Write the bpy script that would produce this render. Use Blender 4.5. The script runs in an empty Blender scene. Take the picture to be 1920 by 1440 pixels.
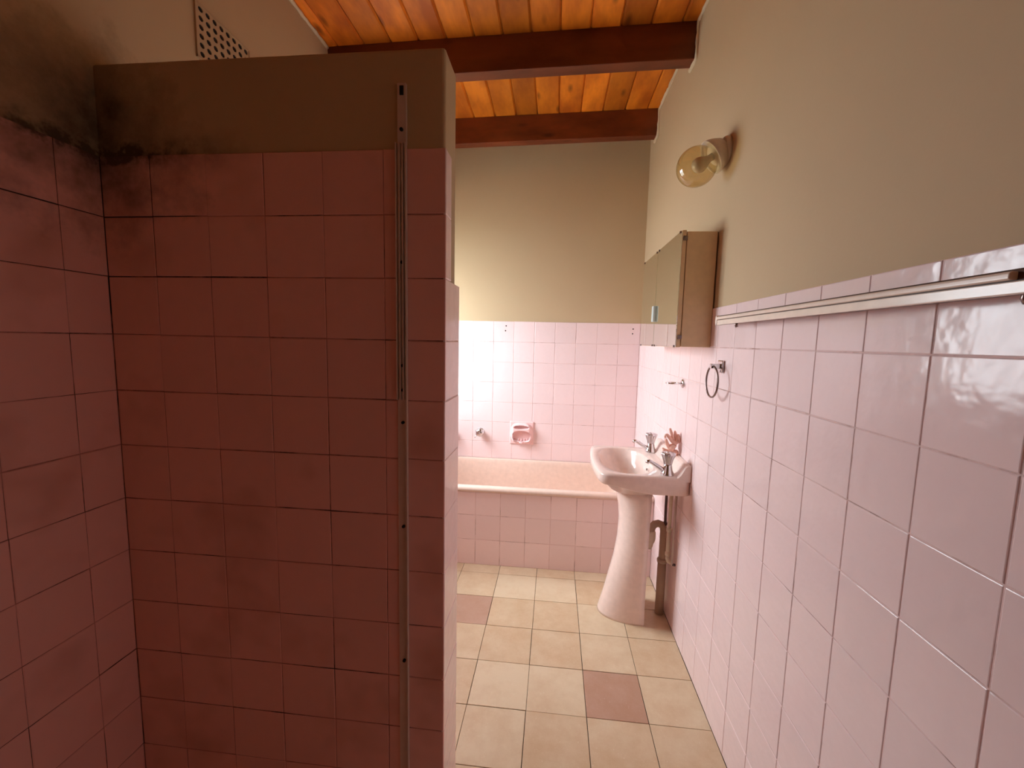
import bpy, bmesh, math, random
from mathutils import Vector, Matrix
random.seed(7)
S = bpy.context.scene
COL = S.collection
PI = math.pi

# ------------------------------------------------------------------ camera
P = 0.152                       # wall tile pitch
T = 1.5327                      # top of the bathroom tiling
yaw, pitch, roll, FPX = -0.0994, -0.1028, 0.0214, 783.36
cy, sy, cp, sp, cr, sr = math.cos(yaw), math.sin(yaw), math.cos(pitch), math.sin(pitch), math.cos(roll), math.sin(roll)
fwd = Vector((sy*cp, cy*cp, sp)); right = Vector((cy, -sy, 0)); up = right.cross(fwd)
right, up = cr*right + sr*up, -sr*right + cr*up
cam = bpy.data.cameras.new('camera'); camo = bpy.data.objects.new('camera', cam); COL.objects.link(camo)
cam.sensor_width = 36; cam.sensor_fit = 'HORIZONTAL'; cam.lens = FPX/1920*36; cam.clip_start = 0.02
m = Matrix.Identity(4)
for i in range(3):
    m[i][0] = right[i]; m[i][1] = up[i]; m[i][2] = -fwd[i]
m.translation = Vector((-0.6102, -3.108, 1.3889))
camo.matrix_world = m
S.camera = camo

# ------------------------------------------------------------------ daylight
W = bpy.data.worlds.new('overcast_sky'); S.world = W; W.use_nodes = True
bg = W.node_tree.nodes['Background']
bg.inputs[0].default_value = (0.94, 0.985, 1.07, 1)
wt = W.node_tree                # overcast sky: the zenith well over twice as bright as the horizon
tcw = wt.nodes.new('ShaderNodeTexCoord'); sxyz = wt.nodes.new('ShaderNodeSeparateXYZ'); wt.links.new(tcw.outputs['Generated'], sxyz.inputs[0])
mx_ = wt.nodes.new('ShaderNodeMath'); mx_.operation = 'MAXIMUM'; mx_.inputs[1].default_value = 0.0; wt.links.new(sxyz.outputs[2], mx_.inputs[0])
ma_ = wt.nodes.new('ShaderNodeMath'); ma_.operation = 'MULTIPLY_ADD'; wt.links.new(mx_.outputs[0], ma_.inputs[0])
SKY = 47.5
ma_.inputs[1].default_value = SKY*.6; ma_.inputs[2].default_value = SKY*.4; wt.links.new(ma_.outputs[0], bg.inputs[1])
XL = -1.795                     # left wall
WY0, WY1, WZ0, WZ1 = -1.04, -0.16, 1.10, 2.05       # window opening in the left wall
pl = bpy.data.lights.new('window_portal', 'AREA'); plo = bpy.data.objects.new('window_portal', pl); COL.objects.link(plo)
pl.shape = 'RECTANGLE'; pl.size = WZ1-WZ0; pl.size_y = WY1-WY0; pl.cycles.is_portal = True
plo.location = (XL-0.13, (WY0+WY1)/2, (WZ0+WZ1)/2); plo.rotation_euler = (0, -PI/2, 0)
vs = S.view_settings
vs.view_transform = 'Standard'; vs.look = 'None'; vs.gamma = 1.0; vs.use_curve_mapping = False
vs.exposure = 0.0
S.cycles.max_bounces = 12; S.cycles.diffuse_bounces = 9; S.cycles.glossy_bounces = 5
S.cycles.use_adaptive_sampling = True; S.cycles.adaptive_threshold = .03
S.cycles.transparent_max_bounces = 12
S.cycles.use_denoising = True

# ------------------------------------------------------------------ helpers
class MB:
    def __init__(s): s.v = []; s.f = []; s.sm = []
    def add(s, v, f, smooth=False):
        o = len(s.v); s.v += [tuple(x) for x in v]; s.f += [tuple(i+o for i in q) for q in f]; s.sm += [smooth]*len(f); return s
    def box(s, x0, x1, y0, y1, z0, z1):
        v = [(x, y, z) for z in (z0, z1) for y in (y0, y1) for x in (x0, x1)]
        return s.add(v, [(0,2,3,1),(4,5,7,6),(0,1,5,4),(2,6,7,3),(0,4,6,2),(1,3,7,5)])
    def rings(s, rs, closed=True, cap0=False, cap1=False, smooth=True):
        n = len(rs[0]); v = [p for r in rs for p in r]; f = []
        for i in range(len(rs)-1):
            for j in range(n if closed else n-1):
                k = (j+1) % n
                f.append((i*n+j, i*n+k, (i+1)*n+k, (i+1)*n+j))
        s.add(v, f, smooth)
        if cap0: s.add(rs[0], [tuple(range(n))[::-1]])
        if cap1: s.add(rs[-1], [tuple(range(n))])
        return s
    def lathe(s, prof, n=24, M=None, flute=0, fl=0.0, cap0=True, cap1=True):
        rs = []
        for r, z in prof:
            ring = []
            for j in range(n):
                a = 2*PI*j/n; rr = r*(1+fl*math.cos(flute*a)) if flute else r
                p = Vector((rr*math.cos(a), rr*math.sin(a), z)); ring.append(M @ p if M else p)
            rs.append(ring)
        return s.rings(rs, True, cap0, cap1)
    def tube(s, pts, rad, n=12, cap=True):
        pts = [Vector(p) for p in pts]; rs = []
        rad = rad if isinstance(rad, (list, tuple)) else [rad]*len(pts)
        ref = None
        for i, p in enumerate(pts):
            t = (pts[min(i+1, len(pts)-1)]-pts[max(i-1, 0)]).normalized()
            if ref is None: ref = Vector((0,0,1)) if abs(t.z) < .9 else Vector((1,0,0))
            u = t.cross(ref)
            if u.length < 1e-4: u = t.orthogonal()
            u.normalize(); w = u.cross(t).normalized(); ref = w
            rs.append([p+rad[i]*(math.cos(2*PI*j/n)*u+math.sin(2*PI*j/n)*w) for j in range(n)])
        return s.rings(rs, True, cap, cap)
    def mesh(s, name):
        me = bpy.data.meshes.new(name); me.from_pydata(s.v, [], s.f); me.update()
        me.polygons.foreach_set('use_smooth', s.sm)
        bm = bmesh.new(); bm.from_mesh(me); bmesh.ops.remove_doubles(bm, verts=bm.verts, dist=1e-6)
        bmesh.ops.recalc_face_normals(bm, faces=bm.faces); bm.to_mesh(me); bm.free()
        return me
    def build(s, name, mat, parent=None, bevel=0, subsurf=0, loc=None):
        me = s.mesh(name); me.materials.append(mat)
        o = bpy.data.objects.new(name, me); COL.objects.link(o)
        if parent: o.parent = parent
        if loc: o.location = loc
        if bevel:
            b = o.modifiers.new('bevel', 'BEVEL'); b.width = bevel; b.segments = 3; b.limit_method = 'ANGLE'; b.angle_limit = 0.6
        if subsurf:
            q = o.modifiers.new('sub', 'SUBSURF'); q.levels = subsurf; q.render_levels = subsurf
        return o
def tag(o, label, cat, group=None, kind=None):
    o['label'] = label; o['category'] = cat
    if group: o['group'] = group
    if kind: o['kind'] = kind
    return o
def empty(name, loc, label, cat, group=None):
    o = bpy.data.objects.new(name, None); COL.objects.link(o); o.location = loc; o.empty_display_size = .05
    return tag(o, label, cat, group)
def struct(o, label, cat): return tag(o, label, cat, kind='structure')

# ------------------------------------------------------------------ materials
class N:
    def __init__(s, name):
        s.m = bpy.data.materials.new(name); s.m.use_nodes = True; s.t = s.m.node_tree
        s.b = s.t.nodes['Principled BSDF']; s.out = s.t.nodes['Material Output']
    def n(s, typ, **k):
        q = s.t.nodes.new(typ)
        for a, v in k.items():
            if a.startswith('i_'):
                key = a[2:]; key = int(key) if key.isdigit() else key.replace('_', ' ')
                q.inputs[key].default_value = v
            else: setattr(q, a, v)
        return q
    def l(s, a, b): s.t.links.new(a, b)
    def ramp(s, src, stops):
        r = s.n('ShaderNodeValToRGB'); e = r.color_ramp.elements
        while len(e) < len(stops): e.new(.5)
        for q, (p_, c) in zip(e, stops): q.position = p_; q.color = (*c, 1) if len(c) == 3 else c
        s.l(src, r.inputs[0]); return r.outputs[0]
    def mix(s, fac, a, b, mode='MIX'):
        q = s.n('ShaderNodeMix', data_type='RGBA', blend_type=mode)
        for v, i in ((fac, 0), (a, 6), (b, 7)):
            if hasattr(v, 'is_linked'): s.l(v, q.inputs[i])
            else: q.inputs[i].default_value = v if i == 0 else (*v, 1)
        return q.outputs[2]
    def math(s, op, a, b=None, c=None):
        q = s.n('ShaderNodeMath', operation=op)
        for i, v in enumerate((a, b, c)):
            if v is None: continue
            if hasattr(v, 'is_linked'): s.l(v, q.inputs[i])
            else: q.inputs[i].default_value = v
        return q.outputs[0]
    def noise(s, vec, scale, detail=3, rough=.5):
        q = s.n('ShaderNodeTexNoise', i_Scale=scale, i_Detail=detail, i_Roughness=rough)
        if vec: s.l(vec, q.inputs['Vector'])
        return q.outputs[0]
    def bump(s, h, strength, dist):
        q = s.n('ShaderNodeBump', i_Strength=strength, i_Distance=dist); s.l(h, q.inputs['Height']); s.l(q.outputs[0], s.b.inputs['Normal'])
    def set(s, **k):
        for a, v in k.items():
            i = s.b.inputs[a.replace('_', ' ')]
            if hasattr(v, 'is_linked'): s.l(v, i)
            else: i.default_value = (*v, 1) if isinstance(v, tuple) and len(v) == 3 else v
        return s
def plain(name, col, rough=.5, metal=0.0, nz=0.0, spec=.5):
    k = N(name); k.set(Base_Color=col, Roughness=rough, Metallic=metal, Specular_IOR_Level=spec)
    tc = k.n('ShaderNodeTexCoord'); nv = k.noise(tc.outputs['Object'], 40, 4)
    c = k.mix(nv, tuple(x*(1-.12-nz) for x in col), tuple(min(1, x*(1+.08+nz)) for x in col)); k.set(Base_Color=c)
    return k.m
def tile_mat(name, col, rough, wav, var=.05, mould=0.0):
    k = N(name)
    oi = k.n('ShaderNodeObjectInfo'); geo = k.n('ShaderNodeNewGeometry')
    pos = geo.outputs['Position']
    rnd = k.math('MULTIPLY_ADD', oi.outputs['Random'], 2*var, 1-var)
    hsv = k.n('ShaderNodeHueSaturation', i_Color=(*col, 1)); k.l(rnd, hsv.inputs['Value'])
    fine = k.noise(pos, 40, 2)
    c = k.mix(k.math('MULTIPLY', fine, .16), hsv.outputs[0], tuple(x*.8 for x in col))
    if mould:
        # soap film and mould stains in the shower corner
        d = k.n('ShaderNodeVectorMath', operation='DISTANCE', i_1=(XL, -2.09, 1.90)); k.l(pos, d.inputs[0])
        st = k.math('ADD', k.math('MULTIPLY', d.outputs['Value'], -3.4), 1.25)
        st = k.math('ADD', st, k.math('MULTIPLY_ADD', k.noise(pos, 9, 4, .7), 1.6, -1.0))
        sx_ = k.n('ShaderNodeSeparateXYZ'); k.l(pos, sx_.inputs[0])
        bnd = k.math('MAXIMUM', k.math('SUBTRACT', 1.0, k.math('MULTIPLY', k.math('ABSOLUTE', k.math('SUBTRACT', sx_.outputs[2], 1.845)), 16.0)), 0.0)
        near = k.math('MAXIMUM', k.math('SUBTRACT', 1.15, k.math('MULTIPLY', d.outputs['Value'], 2.6)), 0.0)
        st = k.math('MAXIMUM', st, k.math('MULTIPLY', k.math('MULTIPLY', bnd, near), k.math('MULTIPLY_ADD', k.noise(pos, 26, 3, .7), 3.4, -.5)))
        st = k.math('MINIMUM', k.math('MAXIMUM', st, 0.0), 1.0)
        c = k.mix(k.math('MULTIPLY', st, .92), c, (.035, .028, .012))
        rust = k.math('MULTIPLY', k.math('MAXIMUM', k.math('SUBTRACT', k.noise(pos, 3.5, 3, .6), .52), 0.0), 2.2*mould)
        c = k.mix(rust, c, (.40, .17, .09))
    k.set(Base_Color=c, Specular_IOR_Level=.30)
    rr = k.math('MULTIPLY_ADD', fine, .12, rough-.04); k.set(Roughness=rr)
    if wav:
        w = k.noise(pos, 24, 2.5, .42); k.bump(w, wav, .004)
    return k.m
M = {}
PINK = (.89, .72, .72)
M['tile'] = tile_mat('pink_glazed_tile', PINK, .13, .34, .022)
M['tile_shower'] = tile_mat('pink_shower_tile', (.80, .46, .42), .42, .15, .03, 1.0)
M['tile_apron'] = tile_mat('mauve_bath_tile', (.90, .73, .72), .16, .2)
def grout_mat(name, light, dark, thr, mould=False):
    k = N(name); g = k.n('ShaderNodeNewGeometry'); nv = k.noise(g.outputs['Position'], 7, 5, .65)
    if mould:
        d = k.n('ShaderNodeVectorMath', operation='DISTANCE', i_1=(XL, -2.14, 1.68)); k.l(g.outputs['Position'], d.inputs[0])
        nv = k.math('SUBTRACT', nv, k.math('MAXIMUM', k.math('SUBTRACT', .32, d.outputs['Value']), 0.0))
    k.set(Base_Color=k.ramp(nv, [(thr-.08, dark), (thr+.08, light)]), Roughness=.85); return k.m
M['grout'] = grout_mat('pink_grout', (.78, .58, .56), (.36, .22, .19), .42)
M['grout_shower'] = grout_mat('mouldy_grout', (.46, .22, .19), (.04, .018, .012), .45, True)
M['grout_floor'] = grout_mat('floor_joint', (.10, .07, .04), (.03, .02, .012), .5)
def plaster_mat(name, col, mould=False):
    k = N(name); g = k.n('ShaderNodeNewGeometry'); pos = g.outputs['Position']
    c = k.mix(k.noise(pos, 2.2, 4), tuple(x*.95 for x in col), tuple(min(1, x*1.04) for x in col))
    if mould:
        d = k.n('ShaderNodeVectorMath', operation='DISTANCE', i_1=(XL, -2.09, 1.90)); k.l(pos, d.inputs[0])
        st = k.math('ADD', k.math('MULTIPLY', d.outputs['Value'], -3.2), 1.0)
        st = k.math('ADD', st, k.math('MULTIPLY_ADD', k.noise(pos, 8, 6, .7), 1.4, -.8))
        sx_ = k.n('ShaderNodeSeparateXYZ'); k.l(pos, sx_.inputs[0])
        bnd = k.math('MAXIMUM', k.math('SUBTRACT', 1.0, k.math('MULTIPLY', k.math('ABSOLUTE', k.math('SUBTRACT', sx_.outputs[2], 1.845)), 16.0)), 0.0)
        near = k.math('MAXIMUM', k.math('SUBTRACT', 1.15, k.math('MULTIPLY', d.outputs['Value'], 2.6)), 0.0)
        st = k.math('MAXIMUM', st, k.math('MULTIPLY', k.math('MULTIPLY', bnd, near), k.math('MULTIPLY_ADD', k.noise(pos, 26, 3, .7), 3.4, -.5)))
        st = k.math('MINIMUM', k.math('MAXIMUM', st, 0.0), 1.0)
        c = k.mix(k.math('MULTIPLY', st, .9), c, (.035, .028, .012))
    k.set(Base_Color=c, Roughness=.75, Specular_IOR_Level=.3)
    k.bump(k.noise(pos, 90, 2), .12, .002); return k.m
M['plaster'] = plaster_mat('beige_wall_paint', (.55, .425, .265))
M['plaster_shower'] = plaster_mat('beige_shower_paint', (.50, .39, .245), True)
def wood_mat(name, a, b, dark, rough, sc=1.0):
    k = N(name); tc = k.n('ShaderNodeTexCoord'); oi = k.n('ShaderNodeObjectInfo')
    off = k.n('ShaderNodeCombineXYZ'); r = k.math('MULTIPLY', oi.outputs['Random'], 37.0)
    for i in range(3): k.l(r, off.inputs[i])
    add = k.n('ShaderNodeVectorMath', operation='ADD'); k.l(tc.outputs['Object'], add.inputs[0]); k.l(off.outputs[0], add.inputs[1])
    mp = k.n('ShaderNodeMapping'); k.l(add.outputs[0], mp.inputs[0])
    mp.inputs['Scale'].default_value = (22*sc, 1.6*sc, 22*sc)
    g = k.noise(mp.outputs[0], 1.0, 6, .62)
    mp2 = k.n('ShaderNodeMapping'); k.l(add.outputs[0], mp2.inputs[0]); mp2.inputs['Scale'].default_value = (3.0, 1.1, 3.0)
    big = k.noise(mp2.outputs[0], 2.0, 4, .6)
    vor = k.n('ShaderNodeTexVoronoi', i_Scale=1.0); mp3 = k.n('ShaderNodeMapping'); k.l(add.outputs[0], mp3.inputs[0])
    mp3.inputs['Scale'].default_value = (9, 3.2, 9); k.l(mp3.outputs[0], vor.inputs['Vector'])
    knot = k.ramp(vor.outputs['Distance'], [(.05, (1, 1, 1)), (.17, (0, 0, 0))])
    c = k.mix(g, a, b)
    c = k.mix(k.ramp(big, [(.38, (0, 0, 0)), (.66, (1, 1, 1))]), c, dark)
    kb = k.math('MULTIPLY', knot, .8)
    c = k.mix(kb, c, tuple(x*.4 for x in dark))
    hs = k.n('ShaderNodeHueSaturation'); k.l(c, hs.inputs['Color'])
    k.l(k.math('MULTIPLY_ADD', oi.outputs['Random'], .8, .75), hs.inputs['Value'])
    k.set(Base_Color=hs.outputs[0], Roughness=rough, Specular_IOR_Level=.45); k.bump(g, .15, .002); return k.m
M['board'] = wood_mat('varnished_pine', (.80, .27, .022), (.56, .155, .013), (.36, .085, .008), .42)
M['beam'] = wood_mat('dark_stained_beam', (.27, .065, .02), (.17, .036, .011), (.11, .022, .007), .40)
def floor_mat(name, a, b, speck):
    k = N(name); g = k.n('ShaderNodeNewGeometry'); pos = g.outputs['Position']; oi = k.n('ShaderNodeObjectInfo')
    nz = k.math('ADD', k.math('MULTIPLY', k.noise(pos, 9, 7, .7), .75), k.math('MULTIPLY', oi.outputs['Random'], .25))
    c = k.mix(k.ramp(nz, [(.36, (0, 0, 0)), (.7, (1, 1, 1))]), a, b)
    sp_ = k.ramp(k.noise(pos, 160, 2), [(.66, (0, 0, 0)), (.72, (1, 1, 1))])
    c = k.mix(k.math('MULTIPLY', sp_, .5), c, speck)
    k.set(Base_Color=c, Roughness=.38, Specular_IOR_Level=.4); k.bump(k.noise(pos, 70, 4), .08, .002); return k.m
M['floor'] = floor_mat('sand_vinyl_tile', (.76, .63, .44), (.64, .465, .29), (.84, .76, .62))
M['floor_red'] = floor_mat('rust_vinyl_tile', (.56, .37, .28), (.50, .30, .20), (.66, .50, .42))
M['ceramic'] = plain('pink_sanitary_ceramic', (.88, .71, .64), .12)
M['enamel'] = plain('peach_bath_enamel', (.80, .61, .51), .16)
M['dish'] = plain('pink_dish_ceramic', (.90, .62, .61), .12)
M['chrome'] = plain('chrome', (.72, .72, .74), .10, 1.0)
M['darkchrome'] = plain('dark_metal', (.26, .20, .19), .25, 1.0)  # dark brownish metal for the ring, brackets, clips, hinges and overflow
M['crystal'] = plain('fluted_clear_knob', (.66, .62, .64), .12, .75)
M['pipe'] = plain('brown_waste_pipe', (.55, .43, .32), .45)
M['pipe_dark'] = plain('dark_pipe', (.17, .12, .12), .4)
M['pipe_cream'] = plain('cream_supply_pipe', (.86, .77, .62), .4)
M['aluminium'] = plain('dull_aluminium', (.66, .55, .50), .40, .10)
M['black'] = plain('dark_hole', (.012, .009, .007), .9)
M['cream'] = plain('cream_cabinet_paint', (.84, .66, .41), .5)
M['rail'] = plain('cream_rail_enamel', (.92, .80, .70), .22)
M['rail_shade'] = plain('rail_groove_shade', (.10, .06, .045), .5)  # shadow line above the rail and in its groove, put into a dark colour
M['handle'] = plain('pale_blue_plastic', (.68, .78, .76), .25)
M['white'] = plain('white_porcelain', (.70, .64, .55), .35)
M['bulb'] = plain('frosted_bulb', (.70, .68, .62), .25)
M['hand'] = plain('terracotta_pink_hand', (.84, .50, .40), .4)
M['caulk'] = plain('paint_bead', (.66, .57, .40), .6)
M['vent'] = plain('painted_vent', (.46, .34, .21), .6)
M['frame'] = plain('white_window_frame', (.75, .74, .70), .4)
k = N('mirror_glass'); k.set(Base_Color=(.80, .84, .76), Metallic=1.0, Roughness=.015); M['mirror'] = k.m
def clear(name, tint, fac):
    k = N(name); k.t.nodes.remove(k.b)
    tr = k.n('ShaderNodeBsdfTransparent'); tr.inputs[0].default_value = (*tint, 1)
    gl = k.n('ShaderNodeBsdfGlossy'); gl.inputs['Roughness'].default_value = .03
    lw = k.n('ShaderNodeLayerWeight', i_Blend=.5); f = k.math('MULTIPLY_ADD', k.math('POWER', lw.outputs['Facing'], 4.0), .55*fac, .045*fac)
    mx = k.n('ShaderNodeMixShader'); k.l(f, mx.inputs[0]); k.l(tr.outputs[0], mx.inputs[1]); k.l(gl.outputs[0], mx.inputs[2])
    k.l(mx.outputs[0], k.out.inputs[0]); return k.m
M['pane'] = clear('clear_pane', (.93, .95, .94), .8)
M['globe'] = clear('amber_glass', (.90, .81, .60), 1.7)

# ------------------------------------------------------------------ tiles
TM = {}
def tile_mesh(w, h, t, bv, mat):
    key = (round(w, 4), round(h, 4), t, bv, mat.name)
    if key in TM: return TM[key]
    b = MB(); a, c = w/2, h/2
    def rect(x, y, z): return [(-x, -y, z), (x, -y, z), (x, y, z), (-x, y, z)]
    rs = [rect(a, c, -t), rect(a, c, -bv*.8), rect(a-bv*.45, c-bv*.45, -bv*.25), rect(a-bv, c-bv, 0)]
    b.rings(rs, True, False, True, smooth=False)
    me = b.mesh('tile'); me.materials.append(mat); TM[key] = me; return me
def lay(parent, O, U, V, us, vs_, mat, gap=.0015, t=.005, bv=.0022, tilt=.14, gapu=None, skip=None, name='tile', jog=.0006):
    U, V = Vector(U), Vector(V); Nn = U.cross(V); O = Vector(O)
    for i in range(len(us)-1):
        for j in range(len(vs_)-1):
            if skip and skip(i, j): continue
            mt = mat(i, j) if callable(mat) else mat
            u0, u1, v0, v1 = us[i], us[i+1], vs_[j], vs_[j+1]
            me = tile_mesh(u1-u0-(gapu or gap), v1-v0-gap, t, bv, mt)
            o = bpy.data.objects.new(name, me); COL.objects.link(o); o.parent = parent
            R = Matrix((U, V, Nn)).transposed().to_4x4()
            R = R @ Matrix.Rotation(math.radians(random.uniform(-tilt, tilt)), 4, 'X') @ Matrix.Rotation(math.radians(random.uniform(-tilt, tilt)), 4, 'Y')
            p = O+U*((u0+u1)/2+random.uniform(-jog, jog))+V*((v0+v1)/2+random.uniform(-jog, jog))+Nn*random.uniform(-.0003, .0003)
            o.matrix_local = Matrix.Translation(p) @ R
ZC = 2.882                       # ceiling boards
YF = -3.75                       # wall behind the camera

# ------------------------------------------------------------------ room shell
floor = struct(MB().box(XL-.15, .15, YF-.12, .15, -.12, -.0025).build('floor', M['grout_floor']), 'sand coloured square vinyl tiles with dark joints underfoot', 'floor')
fx = [-1.3558+c*.2269 for c in range(-1, 7)]; fx[-1] = .0; fx = [XL]+fx
fy = [-.7535-r*.2273 for r in range(13, -1, -1)]+[-.66]
nf = len(fy)
def fmat(i, j):
    # i: column from the left wall, j: row from behind the camera; two replaced reddish tiles
    x, y = (fx[i]+fx[i+1])/2, (fy[j]+fy[j+1])/2
    if abs(x+.334) < .1 and abs(y+1.549) < .1: return M['floor_red']
    if abs(x+1.015) < .1 and abs(y+1.094) < .1: return M['floor_red']
    return M['floor']
lay(floor, (0, 0, 0), (1, 0, 0), (0, 1, 0), fx, fy, fmat, gap=.0024, t=.004, bv=.001, tilt=.05, name='floor_tile',
    skip=None)

wr = struct(MB().box(.005, .17, YF, .15, 0, ZC+.05).build('wall_right', M['plaster']), 'right wall, beige paint above pink square tiles', 'wall')
MB().box(.0014, .006, YF+.01, 0.0, 0, T-.001).build('grout', M['grout'], wr)
ry = [-2.361+mm*P for mm in range(-9, 16)]+[0.0]
rz = [0.0]+[T-kk*P for kk in range(9, -1, -1)]
lay(wr, (0, 0, 0), (0, -1, 0), (0, 0, 1), [-y for y in ry[::-1]], rz, M['tile'])

wb = struct(MB().box(XL-.15, .005, .005, .15, 0, ZC+.05).build('wall_back', M['plaster']), 'far wall above the bath, beige paint over pink tiles', 'wall')
MB().box(XL, 0.0, .0014, .006, .2, T-.001).build('grout', M['grout'], wb)
bx_ = [-j*P for j in range(11, -1, -1)]; bx_ = [XL]+bx_; bz = [T-kk*P for kk in range(7, -1, -1)]
lay(wb, (0, 0, 0), (1, 0, 0), (0, 0, 1), bx_, bz, M['tile'])
for sx, sz in ((-.973, 1.499), (-.977, 1.463), (-.052, 1.492), (-.054, 1.458)):
    MB().lathe([(.0048, -.001), (.0048, .0006), (.003, .0012)], 10, Matrix.Translation((sx, -.0005, sz)) @ Matrix.Rotation(PI/2, 4, 'X')).build('screw_hole', M['black'], wb)

# left wall with the window opening; shower side tiled to 1.84
w = MB()
for a in ((YF, WY0, 0, ZC+.05), (WY1, .15, 0, ZC+.05), (WY0, WY1, 0, WZ0), (WY0, WY1, WZ1, ZC+.05)):
    w.box(XL-.16, XL-.005, *a)
wl = struct(w.build('wall_left', M['plaster_shower']), 'left wall, dim beige paint over pink shower tiles', 'wall')
ZT = T+2*P+.004                  # top of the shower tiling
MB().box(XL-.006, XL-.0014, YF+.01, -2.0, 0, ZT-.001).build('grout', M['grout_shower'], wl)
ly = [-3.558+P*q for q in range(0, 10)]+[-2.089]
lz = [0.0]+[T+.004-kk*P for kk in range(9, -3, -1)]
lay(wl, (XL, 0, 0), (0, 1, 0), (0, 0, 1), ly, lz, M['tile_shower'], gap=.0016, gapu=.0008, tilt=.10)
# bath side of the left wall: tiles up to the window line, only ever seen from behind the partition

lay(wl, (XL, 0, 0), (0, 1, 0), (0, 0, 1), [-1.938+.15*q for q in range(0, 13)]+[0.0], [.02+.157*q for q in range(0, 8)], M['tile'])

wf = struct(MB().box(XL-.16, .17, YF-.12, YF, 0, ZC+.05).build('wall_front', M['plaster']), 'plain beige wall at the entrance end', 'wall')

# shower partition
XE, YP = -.88, -2.09
w = MB().box(XL-.01, XE-.004, YP+.005, -1.975, 0, 2.066)
wp = struct(w.build('wall_partition', M['plaster_shower'], bevel=.008), 'half height shower partition, beige paint above dull pink tiles', 'wall')
MB().box(XL, XE-.0014, YP+.0014, YP+.006, 0, ZT-.001).build('grout', M['grout_shower'], wp)
px_ = [XL, -1.655, -1.50, -1.345, -1.190, -1.035, XE]
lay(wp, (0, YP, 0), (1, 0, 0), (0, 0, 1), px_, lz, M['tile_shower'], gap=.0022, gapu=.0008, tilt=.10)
MB().box(XE-.006, XE-.0012, YP+.001, -1.941, 0, T).build('grout', M['grout'], wp)
MB().box(XE-.006, XE-.0012, YP+.001, -2.04, T, ZT-.001).build('grout', M['grout'], wp)
lay(wp, (XE, 0, 0), (0, 1, 0), (0, 0, 1), [YP, -1.938], lz[:-2], M['tile'], gap=.0016)
lay(wp, (XE, 0, 0), (0, 1, 0), (0, 0, 1), [YP, -2.034], lz[-3:], M['tile'], gap=.0016)
MB().box(XL, XE-.007, -1.976, -1.941, 0, T).build('tile_bed', M['tile_apron'], wp)

# ceiling boards and beams
ce = struct(MB().box(XL-.16, .17, YF-.12, .15, ZC+.018, ZC+.12).build('ceiling', M['beam']), 'varnished orange pine board ceiling over dark beams', 'ceiling')
xs = [.03]+[-.065-.1405*i for i in range(13)]
xs = [x for x in xs if x > XL-.03]+[XL-.03]
for i in range(len(xs)-1):
    x1, x0 = xs[i], xs[i+1]; wd = x1-x0-.002; c = .008
    b = MB(); prof = [(-wd/2, .02), (-wd/2, c), (-wd/2+c, 0), (wd/2-c, 0), (wd/2, c), (wd/2, .02)]
    ya, yb = YF, .02
    b.rings([[(x, ya-(ya+yb)/2, z) for x, z in prof], [(x, yb-(ya+yb)/2, z) for x, z in prof]], True, True, True, smooth=False)
    b.build('ceiling_board', M['board'], ce, loc=((x0+x1)/2, (ya+yb)/2, ZC))
ce.rotation_euler = (0, -.018, 0); ce.location = (.018*ZC, 0, 0)
def beam(y0, y1):
    # grain runs across the room: mesh is laid along local Y, turned by 90 degrees
    b = MB().box(-(y1-y0)/2, (y1-y0)/2, -.93, .93, -.0825, .0825).build('ceiling_beam', M['beam'], ce, bevel=.004)
    b.location = (XL/2, (y0+y1)/2, 2.718+.0825); b.rotation_euler = (0, 0, PI/2); return b
beam(-.94, -.868); beam(-.209, -.145)

# uneven paint bead where the walls meet the ceiling
def bead(pts, name, label, parent_mat=M['caulk']):
    out = []
    for a, b_ in zip(pts, pts[1:]):
        a, b_ = Vector(a), Vector(b_); n = max(1, int((b_-a).length/.02))
        for q in range(n): out.append(a.lerp(b_, q/n)+Vector((random.uniform(-.0012, .0012), random.uniform(-.0012, .0012), random.uniform(-.0016, .0016))))
    out.append(Vector(pts[-1]))
    o = MB().tube(out, [random.uniform(.0065, .0105) for _ in out], 8).build(name, M['caulk'])
    return struct(o, label, 'trim')
xb = .002
bead([(xb, -3.7, ZC-.014), (xb, -.95, ZC-.014), (xb, -.953, 2.712), (xb, -.86, 2.710), (xb, -.86, ZC-.014), (xb, -.222, ZC-.014), (xb, -.224, 2.712), (xb, -.135, 2.710), (xb, -.135, ZC-.014), (xb, 0, ZC-.014)], 'trim_1', 'lumpy pale paint bead along the right wall top')
bead([(XL-.001, -3.7, 2.838), (XL-.001, -.95, 2.838)], 'trim_2', 'lumpy pale paint bead along the left wall top')

# window in the left wall (behind the partition)
wn = MB(); e = .05
for a in ((WY0, WY1, WZ0, WZ0+e), (WY0, WY1, WZ1-e, WZ1), (WY0, WY0+e, WZ0+e, WZ1-e), (WY1-e, WY1, WZ0+e, WZ1-e), ((WY0+WY1)/2-.025, (WY0+WY1)/2+.025, WZ0+e, WZ1-e)):
    wn.box(XL-.11, XL-.07, *a)
win = struct(wn.build('window_1', M['frame']), 'white framed window in the left wall above the bath', 'window')
for a, b_ in ((WY0+e, (WY0+WY1)/2-.025), ((WY0+WY1)/2+.025, WY1-e)):
    MB().box(XL-.092, XL-.088, a, b_, WZ0+e, WZ1-e).build('window_pane', M['pane'], win)
MB().box(XL-.07, XL+.02, WY0, WY1, WZ0-.015, WZ0).build('window_sill', M['tile_apron'], win)

added_ground = struct(MB().box(XL-9, XL-.3, -7, 6, -.7, -.6).build('ground', plain('added_ground_dark', (.30, .28, .24), .9)), 'unseen dark ground outside the window, added to cut upward light', 'ground')  # unseen ground, added so less light rises through the window to the ceiling

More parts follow.
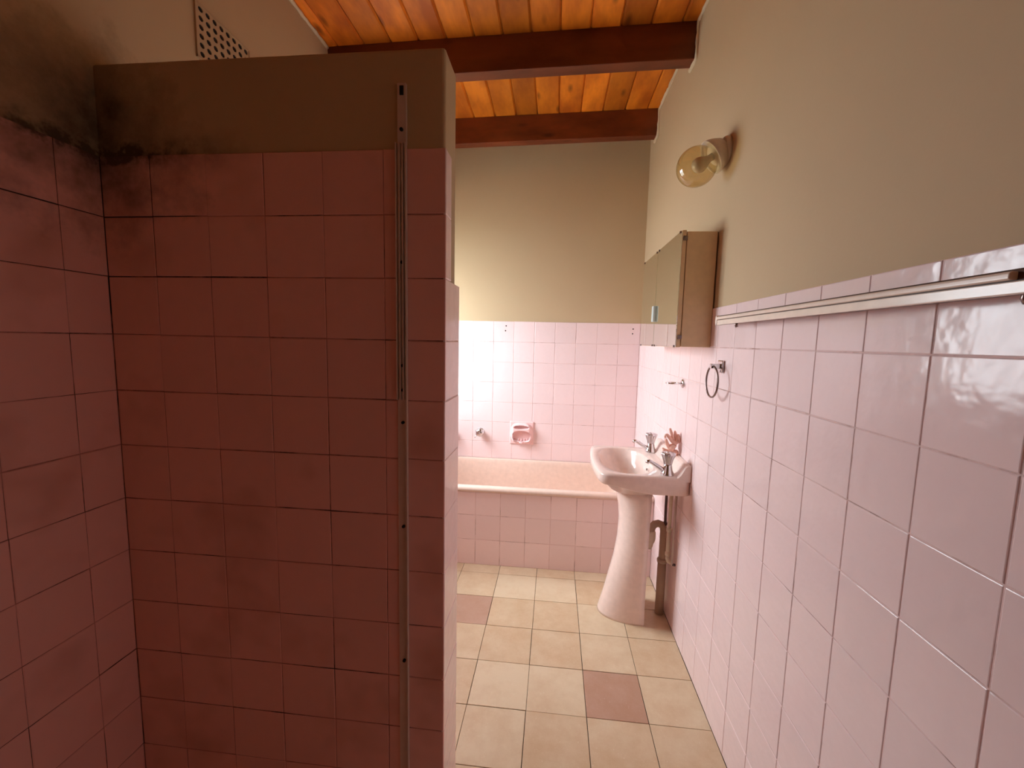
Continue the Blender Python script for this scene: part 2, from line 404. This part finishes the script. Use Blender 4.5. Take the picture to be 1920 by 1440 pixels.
# ------------------------------------------------------------------ bathtub
tub = empty('bathtub', (0, 0, 0), 'peach enamel bathtub with a pink tiled front along the far wall', 'bathtub')
def rrect(x0, x1, y0, y1, r, z, n=10):
    out = []
    for cx_, cy_, a0 in ((x1-r, y1-r, 0), (x0+r, y1-r, PI/2), (x0+r, y0+r, PI), (x1-r, y0+r, 1.5*PI)):
        for q in range(n+1):
            a = a0+PI/2*q/n; out.append((cx_+r*math.cos(a), cy_+r*math.sin(a), z))
    return out
X0 = -1.755
tub_y0 = -.672
rs = [rrect(X0+.012, -.002, tub_y0+.012, -.001, .004, .462), rrect(X0, -.001, tub_y0, -.0005, .006, .466), rrect(X0, -.001, tub_y0-.003, -.0005, .008, .480),
      rrect(X0+.004, -.002, tub_y0+.004, -.001, .010, .490), rrect(X0+.012, -.004, tub_y0+.014, -.002, .012, .494),
      rrect(X0+.055, -.050, tub_y0+.050, -.030, .06, .494), rrect(X0+.065, -.060, tub_y0+.062, -.036, .07, .488), rrect(X0+.072, -.068, tub_y0+.070, -.042, .08, .470),
      rrect(X0+.095, -.09, tub_y0+.085, -.06, .10, .38), rrect(X0+.12, -.12, tub_y0+.10, -.08, .11, .24), rrect(X0+.15, -.16, tub_y0+.13, -.11, .11, .17), rrect(X0+.22, -.25, tub_y0+.20, -.18, .10, .15)]
MB().rings(rs, True, False, True).build('tub_shell', M['enamel'], tub)
ap = MB().box(XL, -.001, -.6632, -.60, 0, .463).build('tiled_front', M['grout'], tub)
ax = [-.909+.1535*q for q in range(-5, 6)]+[0.0]; ax = [XL]+[a for a in ax if a > XL+.03]
lay(ap, (0, -.664, 0), (1, 0, 0), (0, 0, 1), ax, [0.0, .160, .3175, .463], M['tile_apron'], t=.004)

# ------------------------------------------------------------------ wash basin
YB = -1.0
basin = empty('wash_basin', (0, YB, 0), 'pink ceramic pedestal wash basin with two chrome taps on the right wall', 'wash basin')
NB = 96
def outline(s, z, fx_=-.383, bow=.024, hw=.271, back=-.001, rf=.05):
    # D shaped rim: straight sides, bowed front with tight corners; s scales about the bowl centre
    pts = []
    c = Vector((-.20, 0))
    for q in range(NB):
        a = 2*PI*q/NB; d = Vector((math.cos(a), math.sin(a)))
        # superellipse-like distance to box [fx_, back] x [-hw, hw]
        hx = (back-c.x) if d.x > 0 else (c.x-fx_)
        ex = 40 if d.x > 0 else 14
        ax_, ay_ = abs(d.x)/hx, abs(d.y)/hw
        r = 1/((ax_**ex+ay_**ex)**(1/ex))
        x, y = c.x+d.x*r, d.y*r
        if d.x < 0: x -= bow*(1-(y/hw)**2)*min(1, (c.x-x)/(c.x-fx_))**2
        x = c.x+(x-c.x)*s if x < c.x else x
        y *= s
        pts.append(Vector((x, y, z)))
    return pts
def oval(ax_, ay_, cx_, z, ex=2.4):
    out = []
    for q in range(NB):
        a = 2*PI*q/NB; co, si = math.cos(a), math.sin(a)
        r = 1/((abs(co)/ax_)**ex+(abs(si)/ay_)**ex)**(1/ex)
        out.append(Vector((cx_+r*co, r*si, z)))
    return out
def zb(p):      # lower edge of the apron drops towards the wall
    t_ = min(1, max(0, (p.x+.38)/.22)); return .765-.034*t_*t_*(3-2*t_)
o_top = outline(1, .803); o_in = outline(.988, .806)
o_b = [Vector((p.x, p.y, zb(p))) for p in outline(.997, 0)]
o_b2 = [Vector((p.x, p.y, zb(p)-.006)) for p in outline(.975, 0)]
def blend(a, b, t_): return [p.lerp(q, t_) for p, q in zip(a, b)]
under = oval(.15, .19, -.21, .715); under2 = oval(.12, .145, -.20, .675); under3 = oval(.05, .06, -.19, .655)
rs = [under3, under2, under, blend(under, o_b2, .55), o_b2, o_b, blend(o_b, o_top, .9), o_in]
rim = oval(.128, .232, -.242, .805)
rs += [blend(o_in, rim, .5), rim, oval(.124, .228, -.242, .800), oval(.118, .220, -.24, .785), oval(.105, .195, -.232, .745), oval(.085, .155, -.222, .708), oval(.055, .10, -.212, .688), oval(.022, .022, -.20, .682)]
bowl = MB().rings(rs, True, True, True).build('bowl', M['ceramic'], basin)
# splashback ledge: S curved section along the wall
sec = [(-.001, .79), (-.066, .79), (-.066, .803), (-.060, .8045), (-.052, .810), (-.042, .822), (-.033, .840), (-.026, .853), (-.018, .861), (-.008, .864), (-.001, .864)]
MB().rings([[(x, -.270, z) for x, z in sec], [(x, .270, z) for x, z in sec]], True, True, True, smooth=False).build('splash_ledge', M['ceramic'], basin, bevel=.002)
MB().lathe([(.011, 0), (.012, .0015), (.009, .003)], 14, Matrix.Translation((-.1325, -.02, .765)) @ Matrix.Rotation(-PI/2+.28, 4, 'Y') @ Matrix.Diagonal((.5, 1, 1, 1))).build('overflow', M['darkchrome'], basin)
MB().lathe([(.024, 0), (.024, .002), (.018, .004), (.014, .001)], 20, Matrix.Translation((-.20, 0, .682))).build('drain', M['chrome'], basin)
# pedestal: half shell open to the wall
prof = [(.0, .128, .345, .118), (.012, .128, .343, .118), (.1, .13, .318, .117), (.2, .13, .295, .119), (.3, .13, .272, .122), (.4, .13, .258, .126), (.5, .13, .254, .131), (.58, .13, .262, .138), (.64, .13, .278, .146), (.69, .13, .29, .15)]
rs = []
for z, xb_, xf, hw in prof:
    ring = []
    for q in range(29):
        a = -PI/2+PI*q/28
        ring.append(Vector((-xb_-(xf-xb_)*abs(math.cos(a))**.8, hw*math.sin(a), z)))
    for q in range(28, -1, -1):
        a = -PI/2+PI*q/28
        ring.append(Vector((-xb_-(xf-xb_-.014)*abs(math.cos(a))**.8, (hw-.014)*math.sin(a), z)))
    rs.append(ring)
MB().rings(rs, True, True, True).build('pedestal', M['ceramic'], basin)
def tap(x, y):
    b = MB().lathe([(.029, .0), (.030, .005), (.025, .014), (.021, .030), (.018, .045), (.016, .05)], 20).build('tap', M['chrome'], basin)
    b.location = (x, y, .804)
    sp_ = [(-.012, 0, .016), (-.03, 0, .028), (-.05, 0, .041), (-.068, 0, .053), (-.080, 0, .0595), (-.088, 0, .058), (-.092, 0, .050)]
    MB().tube(sp_, [.012, .0105, .0095, .009, .0085, .0085, .0085], 12).build('spout', M['chrome'], b)
    MB().lathe([(.016, .046), (.0185, .056), (.021, .068), (.0255, .082), (.0305, .094), (.0295, .101), (.020, .105), (.004, .106)], 48, None, 8, .09).build('knob', M['crystal'], b)
    MB().lathe([(.011, .1035), (.0115, .106), (.006, .1075)], 16).build('knob_cap', M['chrome'], b)
tap(-.088, -.218); tap(-.075, .178)

# ------------------------------------------------------------------ pipes under the basin
wpipe = empty('waste_pipe', (-.028, YB, 0), 'brown plastic waste pipe and trap behind the basin pedestal', 'pipe')
R = [(-.098-.028+.028, 0, 0)]
pts = [(-.03-.0, 0, .285), (-.03+.002, 0, .40), (-.028+.0, 0, .445)]
MB().tube([(0, 0, .285), (0, 0, .36), (0, 0, .44), (-.004, 0, .462), (-.014, 0, .476), (-.030, 0, .482), (-.046, 0, .477), (-.058, 0, .464), (-.063, 0, .445), (-.064, 0, .425)], .0185, 16).build('trap_bend', M['pipe'], wpipe)
MB().lathe([(.0215, .001), (.0215, .283)], 18).build('standpipe', M['pipe'], wpipe)
MB().lathe([(.0215, .276), (.025, .279), (.026, .290), (.024, .296), (.019, .297)], 18).build('collar', M['pipe'], wpipe)
MB().lathe([(.010, .345), (.016, .36), (.018, .375), (.024, .385), (.027, .40), (.027, .435), (.022, .444)], 18, Matrix.Translation((-.067, 0, 0))).build('trap_bottle', M['pipe_cream'], wpipe)
MB().tube([(.004, 0, .476), (.003, 0, .56), (.003, 0, .727)], .0065, 10).build('riser', M['pipe_dark'], wpipe)
MB().lathe([(.010, 0), (.012, .004), (.012, .012), (.008, .016)], 12, Matrix.Translation((.003, 0, .475))).build('riser_nut', M['pipe_dark'], wpipe)
def supply(y, x, label, mat, z0):
    s_ = empty('supply_pipe', (x, y, z0), label, 'pipe', 'supply pipes under the basin')
    MB().tube([(0, 0, .16), (0, 0, .30), (.004, 0, -.0+.728-z0)], .0085, 12).build('pipe_run', mat, s_)
    MB().lathe([(.010, .155), (.0135, .157), (.0135, .172), (.010, .174)], 14).build('coupling', mat, s_)
    MB().lathe([(.0105, .04), (.0105, .157)], 14).build('valve_body', mat, s_)
    MB().lathe([(.010, .032), (.0135, .035), (.0135, .05), (.010, .053)], 14).build('coupling', mat, s_)
    MB().tube([(0, 0, .035), (0, 0, .015), (.004, 0, .005), (.012, 0, 0), (-x-.0005, 0, 0)], .0105, 12).build('elbow', mat, s_)
supply(-1.08, -.025, 'cream jointed supply pipe beside the brown waste pipe', M['pipe_cream'], .322)
sp2 = empty('supply_pipe', (-.016, -1.125, .33), 'thin grey supply pipe close to the wall under the basin', 'pipe', 'supply pipes under the basin')
MB().tube([(0, 0, 0), (0, 0, .2), (.002, 0, .395)], .0055, 10).build('pipe_run', M['aluminium'], sp2)
MB().tube([(0, 0, .004), (.0155, 0, .002)], .0065, 10).build('wall_elbow', M['pipe_dark'], sp2)

# ------------------------------------------------------------------ hand ornament on the ledge
hand = empty('hand_ornament', (-.034, -1.075, .8646), 'small terracotta pink ornamental hand on the basin ledge against the wall', 'ornament')
K = 1/7300
hand.rotation_euler = (0, 0, -.30)
def hp(x, y, d=0): return Vector(((x-800)*K, d, (1225-y)*K))
def skin(chains, name, parent, mat, sub=2):
    vs_, es, rd = [], [], []
    for ch in chains:
        prev = ch[0] if isinstance(ch[0], int) else None
        for it in ch:
            if isinstance(it, int): prev = it; continue
            p_, r_ = it; vs_.append(p_); rd.append(r_); i = len(vs_)-1
            if prev is not None: es.append((prev, i))
            prev = i
    me = bpy.data.meshes.new(name); me.from_pydata([tuple(v) for v in vs_], es, []); me.materials.append(mat)
    o = bpy.data.objects.new(name, me); COL.objects.link(o); o.parent = parent
    sk = o.modifiers.new('skin', 'SKIN'); sk.use_smooth_shade = True
    for i, r_ in enumerate(rd):
        q = me.skin_vertices[0].data[i]; q.radius = (r_[0]*1.28, r_[1]*1.15) if isinstance(r_, tuple) else (r_*1.12, r_*1.12); q.use_root = (i == 0)
    s_ = o.modifiers.new('sub', 'SUBSURF'); s_.levels = sub; s_.render_levels = sub
    return o
f_ = .0088
palm = [(hp(803, 1078), (.020, .011)), (hp(830, 930), (.024, .011)), (hp(870, 860), (.023, .010)), (hp(900, 800), (.018, .009))]
chains = [palm,
          [2, (hp(830, 740, -.002), .0085), (hp(780, 560, -.005), .0078), (hp(730, 420, -.007), .0070), (hp(690, 300, -.008), .0050)],     # middle finger
          [3, (hp(930, 700, .002), .0082), (hp(890, 540, .004), .0075), (hp(845, 390, .006), .0050)],                                      # ring finger
          [3, (hp(1010, 740, .000), .0080), (hp(1000, 610, -.003), .0072), (hp(955, 490, -.004), .0048)],                                  # little finger
          [2, (hp(780, 740, -.010), .0085), (hp(690, 610, -.018), .0080), (hp(600, 510, -.024), .0072), (hp(545, 560, -.026), .0065), (hp(565, 650, -.024), .0050)],   # index curls over
          [1, (hp(690, 960, -.010), .0100), (hp(630, 850, -.018), .0085), (hp(600, 740, -.023), .0072), (hp(585, 660, -.025), .0052)]]     # thumb closes the ring
hm = skin(chains, 'palm_and_fingers', hand, M['hand'])
b = MB(); 
b.lathe([(.027, .0), (.029, .005), (.028, .012), (.026, .018), (.020, .022)], 24, Matrix.Diagonal((1.0, .62, 1, 1))).build('cuff', M['hand'], hand, loc=(.002, 0, 0))
MB().tube([hp(640, 1120, -.008), hp(560, 1075, -.013), hp(480, 1020, -.016)], [.007, .006, .004], 10).build('cuff_frill', M['hand'], hand)
MB().tube([hp(640, 1160, -.008), hp(570, 1130, -.015), hp(500, 1100, -.018)], [.006, .005, .0035], 10).build('cuff_frill', M['hand'], hand)

# ------------------------------------------------------------------ mirror cabinet
cab = empty('mirror_cabinet', (0, -1.03, 1.38), 'cream wall cabinet with two mirror doors above the basin', 'cabinet')
y0, y1, z0, z1 = -1.385+1.03, -.69+1.03, .0, .447
MB().box(-.113, -.0008, y0, y1, z0, z1-.003).build('case', M['cream'], cab, bevel=.002)
ys = -1.007+1.03
for a, b_, nm in ((y0+.002, ys-.0015, 0), (ys+.0015, y1, 1)):
    d = MB().box(-.131, -.116, a, b_, z0-.002, z1+.002).build('door', M['cream'], cab)
    MB().box(-.134, -.1312, a+.001, b_-.001, z0-.001, z1+.001).build('mirror', M['mirror'], d)
    hy = ys-.017 if nm == 0 else ys+.003
    MB().box(-.146, -.1342, hy, hy+.014, .115, .19).build('handle', M['handle'], d, bevel=.002)
    for cy_ in (a+.02, b_-.02):
        for cz in (z0-.003, z1-.006):
            MB().box(-.1365, -.130, cy_-.006, cy_+.006, cz, cz+.009).build('mirror_clip', M['darkchrome'], d, bevel=.001)
for cz in (.03, .41):
    MB().box(-.128, -.112, y0-.004, y0+.004, cz, cz+.016).build('hinge', M['darkchrome'], cab, bevel=.001)

# ------------------------------------------------------------------ globe wall lamp
lampy, lampz = -1.405, 2.108
lamp = empty('wall_lamp', (.005, lampy, lampz), 'globe wall lamp with clear amber glass above the mirror cabinet', 'lamp')
MB().lathe([(.050, 0), (.050, .010), (.046, .020)], 32, Matrix.Rotation(-PI/2, 4, 'Y')).build('wall_plate', M['white'], lamp)
tiltm = Matrix.Rotation(-PI/2-math.radians(33), 4, 'Y')
Mh = Matrix.Translation((-.016, 0, .004)) @ tiltm
MB().lathe([(.044, .000), (.054, .018), (.061, .036), (.063, .050), (.060, .052), (.057, .044), (.036, .042)], 32, Mh, cap0=True, cap1=True).build('lamp_holder', M['white'], lamp)
gl = [(.034, .036), (.036, .046)]; rg = .072; gc = .046+math.sqrt(rg*rg-.036**2)
for q in range(1, 15):
    a = math.acos(-(gc-.046)/rg); ang = a*(1-q/14); gl.append((max(.0004, rg*math.sin(ang)), gc+rg*math.cos(ang)))
MB().lathe(gl, 36, Mh, cap0=False, cap1=False).build('glass_globe', M['globe'], lamp)
bb = [(.013, .034), (.013, .058), (.016, .066), (.024, .080), (.028, .094), (.027, .106), (.020, .117), (.009, .123), (.001, .124)]
MB().lathe(bb, 24, Mh).build('bulb', M['bulb'], lamp)
for a in (.6, 3.5):
    MB().lathe([(.003, 0), (.003, .004)], 8, Mh @ Matrix.Translation((.0485*math.cos(a), .0485*math.sin(a), .030)) @ Matrix.Rotation(PI/2, 4, 'Y')).build('grub_screw', M['darkchrome'], lamp)

# ------------------------------------------------------------------ long towel rail
rail = empty('towel_rail', (0, -1.58, 1.475), 'long cream towel rail along the top of the right wall tiles', 'rail')
L = .985
def xz(xs_, name, mat, par, a=0.0, b_=-L, bev=.0015):
    return MB().rings([[(x, a, z) for x, z in xs_], [(x, b_, z) for x, z in xs_]], True, True, True, smooth=False).build(name, mat, par, bevel=bev)
xz([(-.046, -.016), (-.040, -.017), (-.040, .016), (-.046, .016), (-.048, .012), (-.048, -.014)], 'rail_back', M['rail_shade'], rail)
xz([(-.055, -.0165), (-.047, -.0165), (-.047, -.0005), (-.055, -.0005)], 'lower_band', M['rail'], rail)
xz([(-.058, .003), (-.055, .0015), (-.047, .0015), (-.047, .012), (-.054, .0125), (-.0575, .010)], 'upper_ridge', M['rail'], rail, 0, -L+.04)
MB().lathe([(.0175, -.0085), (.0175, .0085)], 16, Matrix.Translation((-.0485, .0, -.001)) @ Matrix.Rotation(PI/2, 4, 'Y') @ Matrix.Diagonal((1, .45, 1, 1))).build('end_cap', M['rail'], rail, bevel=.002)
for yb_ in (-.14, -.955):
    br = MB().box(-.041, -.001, yb_-.006, yb_+.006, -.010, .008).box(-.0035, -.0004, yb_-.008, yb_+.008, -.012, .017).build('bracket', M['darkchrome'], rail, bevel=.001)
    MB().tube([(-.044, yb_, -.010), (-.046, yb_, -.022), (-.043, yb_, -.027)], .0045, 8).build('bracket_lug', M['darkchrome'], br)

# ------------------------------------------------------------------ towel ring and tumbler holder
tr = empty('towel_ring', (0, -1.517, 1.312), 'chrome towel ring with square wall plate left of the long rail', 'towel ring')
MB().box(-.010, -.0005, -.021, .021, -.023, .023).build('wall_plate', M['chrome'], tr, bevel=.004)
MB().box(-.042, -.009, -.009, .009, -.008, .010).build('arm', M['chrome'], tr, bevel=.002)
ring = [(0-.033, .057*math.sin(2*PI*q/48), -.056+.057*math.cos(2*PI*q/48)) for q in range(49)]
MB().tube(ring, .0036, 10, cap=False).build('ring', M['darkchrome'], tr)
th = empty('tumbler_holder', (0, -1.07, 1.206), 'small chrome tumbler holder ring under the mirror cabinet', 'holder')
MB().lathe([(.021, 0), (.021, .004), (.014, .008), (.006, .009)], 20, Matrix.Translation((-.0005, 0, 0)) @ Matrix.Rotation(-PI/2, 4, 'Y')).build('wall_plate', M['chrome'], th)
MB().tube([(-.007, 0, 0), (-.022, 0, 0)], .004, 8).build('arm', M['chrome'], th)
MB().tube([(-.048+.030*math.cos(2*PI*q/32), .030*math.sin(2*PI*q/32), 0) for q in range(33)], .0034, 8, cap=False).build('ring', M['chrome'], th)

# ------------------------------------------------------------------ soap dish on the far wall
sd = empty('soap_dish', (-.838, 0, .698), 'pink ceramic soap dish with grab bar on the far wall tiles', 'soap dish')
G = 64; hw_, hh = .090, .087
def sup(x, z, a, c, ex=3.0): return ((abs(x)/a)**ex+(abs(z)/c)**ex)
def sst(e0, e1, v): t_ = min(1, max(0, (v-e0)/(e1-e0))); return t_*t_*(3-2*t_)
vv, ff = [], []
for j in range(G+1):
    for i in range(G+1):
        x = -hw_+2*hw_*i/G; z = -hh+2*hh*j/G
        d = .010
        d += .036*(1-sst(.85, 1.1, sup(x, z+.002, .080, .076, 2.8)))
        lo = sup(x, z+.022, .067, .042, 2.6); hi = sup(x, z-.047, .055, .013, 2.2)
        d -= .040*(1-sst(.88, 1.1, lo)); d -= .036*(1-sst(.8, 1.2, hi))
        if -.07 < z < -.045 and lo < 1.1: d += .010*(.5+.5*math.cos(x*2*PI/.022))*(1-sst(.5, 1.1, lo))
        edge = min(hw_-abs(x), hh-abs(z)); d = min(d, .0045+edge*1.4)
        vv.append((x, -max(d, .004), z))
n1 = G+1
for j in range(G):
    for i in range(G): ff.append((j*n1+i, j*n1+i+1, (j+1)*n1+i+1, (j+1)*n1+i))
b = MB().add(vv, ff, True)
rimi = [i for i in range(n1)]+[j*n1+G for j in range(1, n1)]+[G*n1+i for i in range(G-1, -1, -1)]+[j*n1 for j in range(G-1, 0, -1)]
rv = [vv[i] for i in rimi]; b.rings([rv, [(x, -.0006, z) for x, y, z in rv]], True, False, True, smooth=False)
b.build('dish', M['dish'], sd)
MB().tube([(-.014, -.036, -.064), (-.005, -.043, -.070), (.006, -.043, -.070), (.015, -.036, -.064)], .006, 8).build('drip_lip', M['dish'], sd)

# ------------------------------------------------------------------ bath valves
def valve(x, label):
    v = empty('bath_valve', (x, 0, .693), label, 'tap', 'bath valves on the far wall')
    Rm = Matrix.Rotation(PI/2, 4, 'X')
    MB().lathe([(.030, .0005), (.030, .003), (.022, .009), (.012, .012), (.010, .030)], 24, Rm).build('flange', M['chrome'], v)
    MB().lathe([(.014, .026), (.028, .030), (.032, .040), (.030, .050), (.020, .057), (.008, .060), (.001, .060)], 40, Rm, 5, .07).build('handle', M['chrome'], v)
    MB().tube([(-.012, -.042, -.014), (-.026, -.048, -.028), (-.036, -.050, -.038)], [.004, .0035, .003], 8).build('lever', M['chrome'], v)
valve(-1.155, 'chrome bath valve with star handle left of the soap dish')
valve(-1.375, 'chrome bath valve mostly hidden behind the shower partition edge')

# ------------------------------------------------------------------ aluminium channel on the partition
ch = empty('wall_channel', (-.988, YP, 0), 'long upright aluminium channel screwed to the shower partition', 'channel')
MB().box(-.013, .013, -.004, -.0008, .02, 1.85).box(-.0095, .0115, -.004, .005, 1.85, 1.985).build('back_plate', M['aluminium'], ch)
for x, a, b_ in ((-.012, 1.235, 1.85), (-.0035, 1.235, 1.85), (.0045, 1.235, 1.85), (.0118, .02, 1.85)):
    MB().box(x-.0013, x+.0013, -.012, -.0035, a, b_).build('ridge', M['aluminium'], ch)
for z in (1.881, 1.574, 1.322, 1.26, 1.177, .902, .525):
    MB().lathe([(.0042, .0), (.0042, .005), (.002, .007)], 10, Matrix.Translation((0.001, -.0035, z)) @ Matrix.Rotation(PI/2, 4, 'X')).build('screw', M['black'], ch)
MB().box(-.003, .006, -.007, -.0035, 1.958, 1.978).build('end_hole', M['black'], ch)

# ------------------------------------------------------------------ perforated vent high on the left wall
vt = empty('wall_vent', (XL-.005, -1.755, 2.46), 'perforated rectangular air vent high on the left wall', 'vent')
cols_, rows_ = 8, 6; pv, ph = .0275, .029
b = MB(); Wd, Ht = cols_*ph+.006, rows_*pv+.004
def vpt(y, z): return (.004, y, -z)
for i in range(cols_):
    for j in range(rows_):
        ya, yb_ = (.003+i*ph), (.003+(i+1)*ph); za, zb_ = (.002+j*pv), (.002+(j+1)*pv); yc, zc = (ya+yb_)/2, (za+zb_)/2
        sq = [(ya, za), (yc, za), (yb_, za), (yb_, zc), (yb_, zb_), (yc, zb_), (ya, zb_), (ya, zc)]
        cc = [(yc+.0098*math.cos(a), zc+.0086*math.sin(a)) for a in (-.75*PI, -.5*PI, -.25*PI, 0, .25*PI, .5*PI, .75*PI, PI)]
        b.rings([[vpt(*q) for q in sq], [vpt(*q) for q in cc], [(-.008, q[0], -q[1]) for q in cc]], True, smooth=False)
b.build('perforated_plate', M['vent'], vt)
MB().box(.0003, .0012, .002, Wd-.002, -Ht+.002, -.002).build('vent_backing', M['black'], vt)
fr = MB()
for a in ((-.005, Wd+.005, -.003, .003), (-.005, Wd+.005, -Ht-.003, -Ht+.003), (-.005, .003, -Ht, 0), (Wd-.003, Wd+.005, -Ht, 0)):
    fr.box(.0003, .006, a[0], a[1], a[2], a[3])
fr.build('vent_frame', M['vent'], vt)
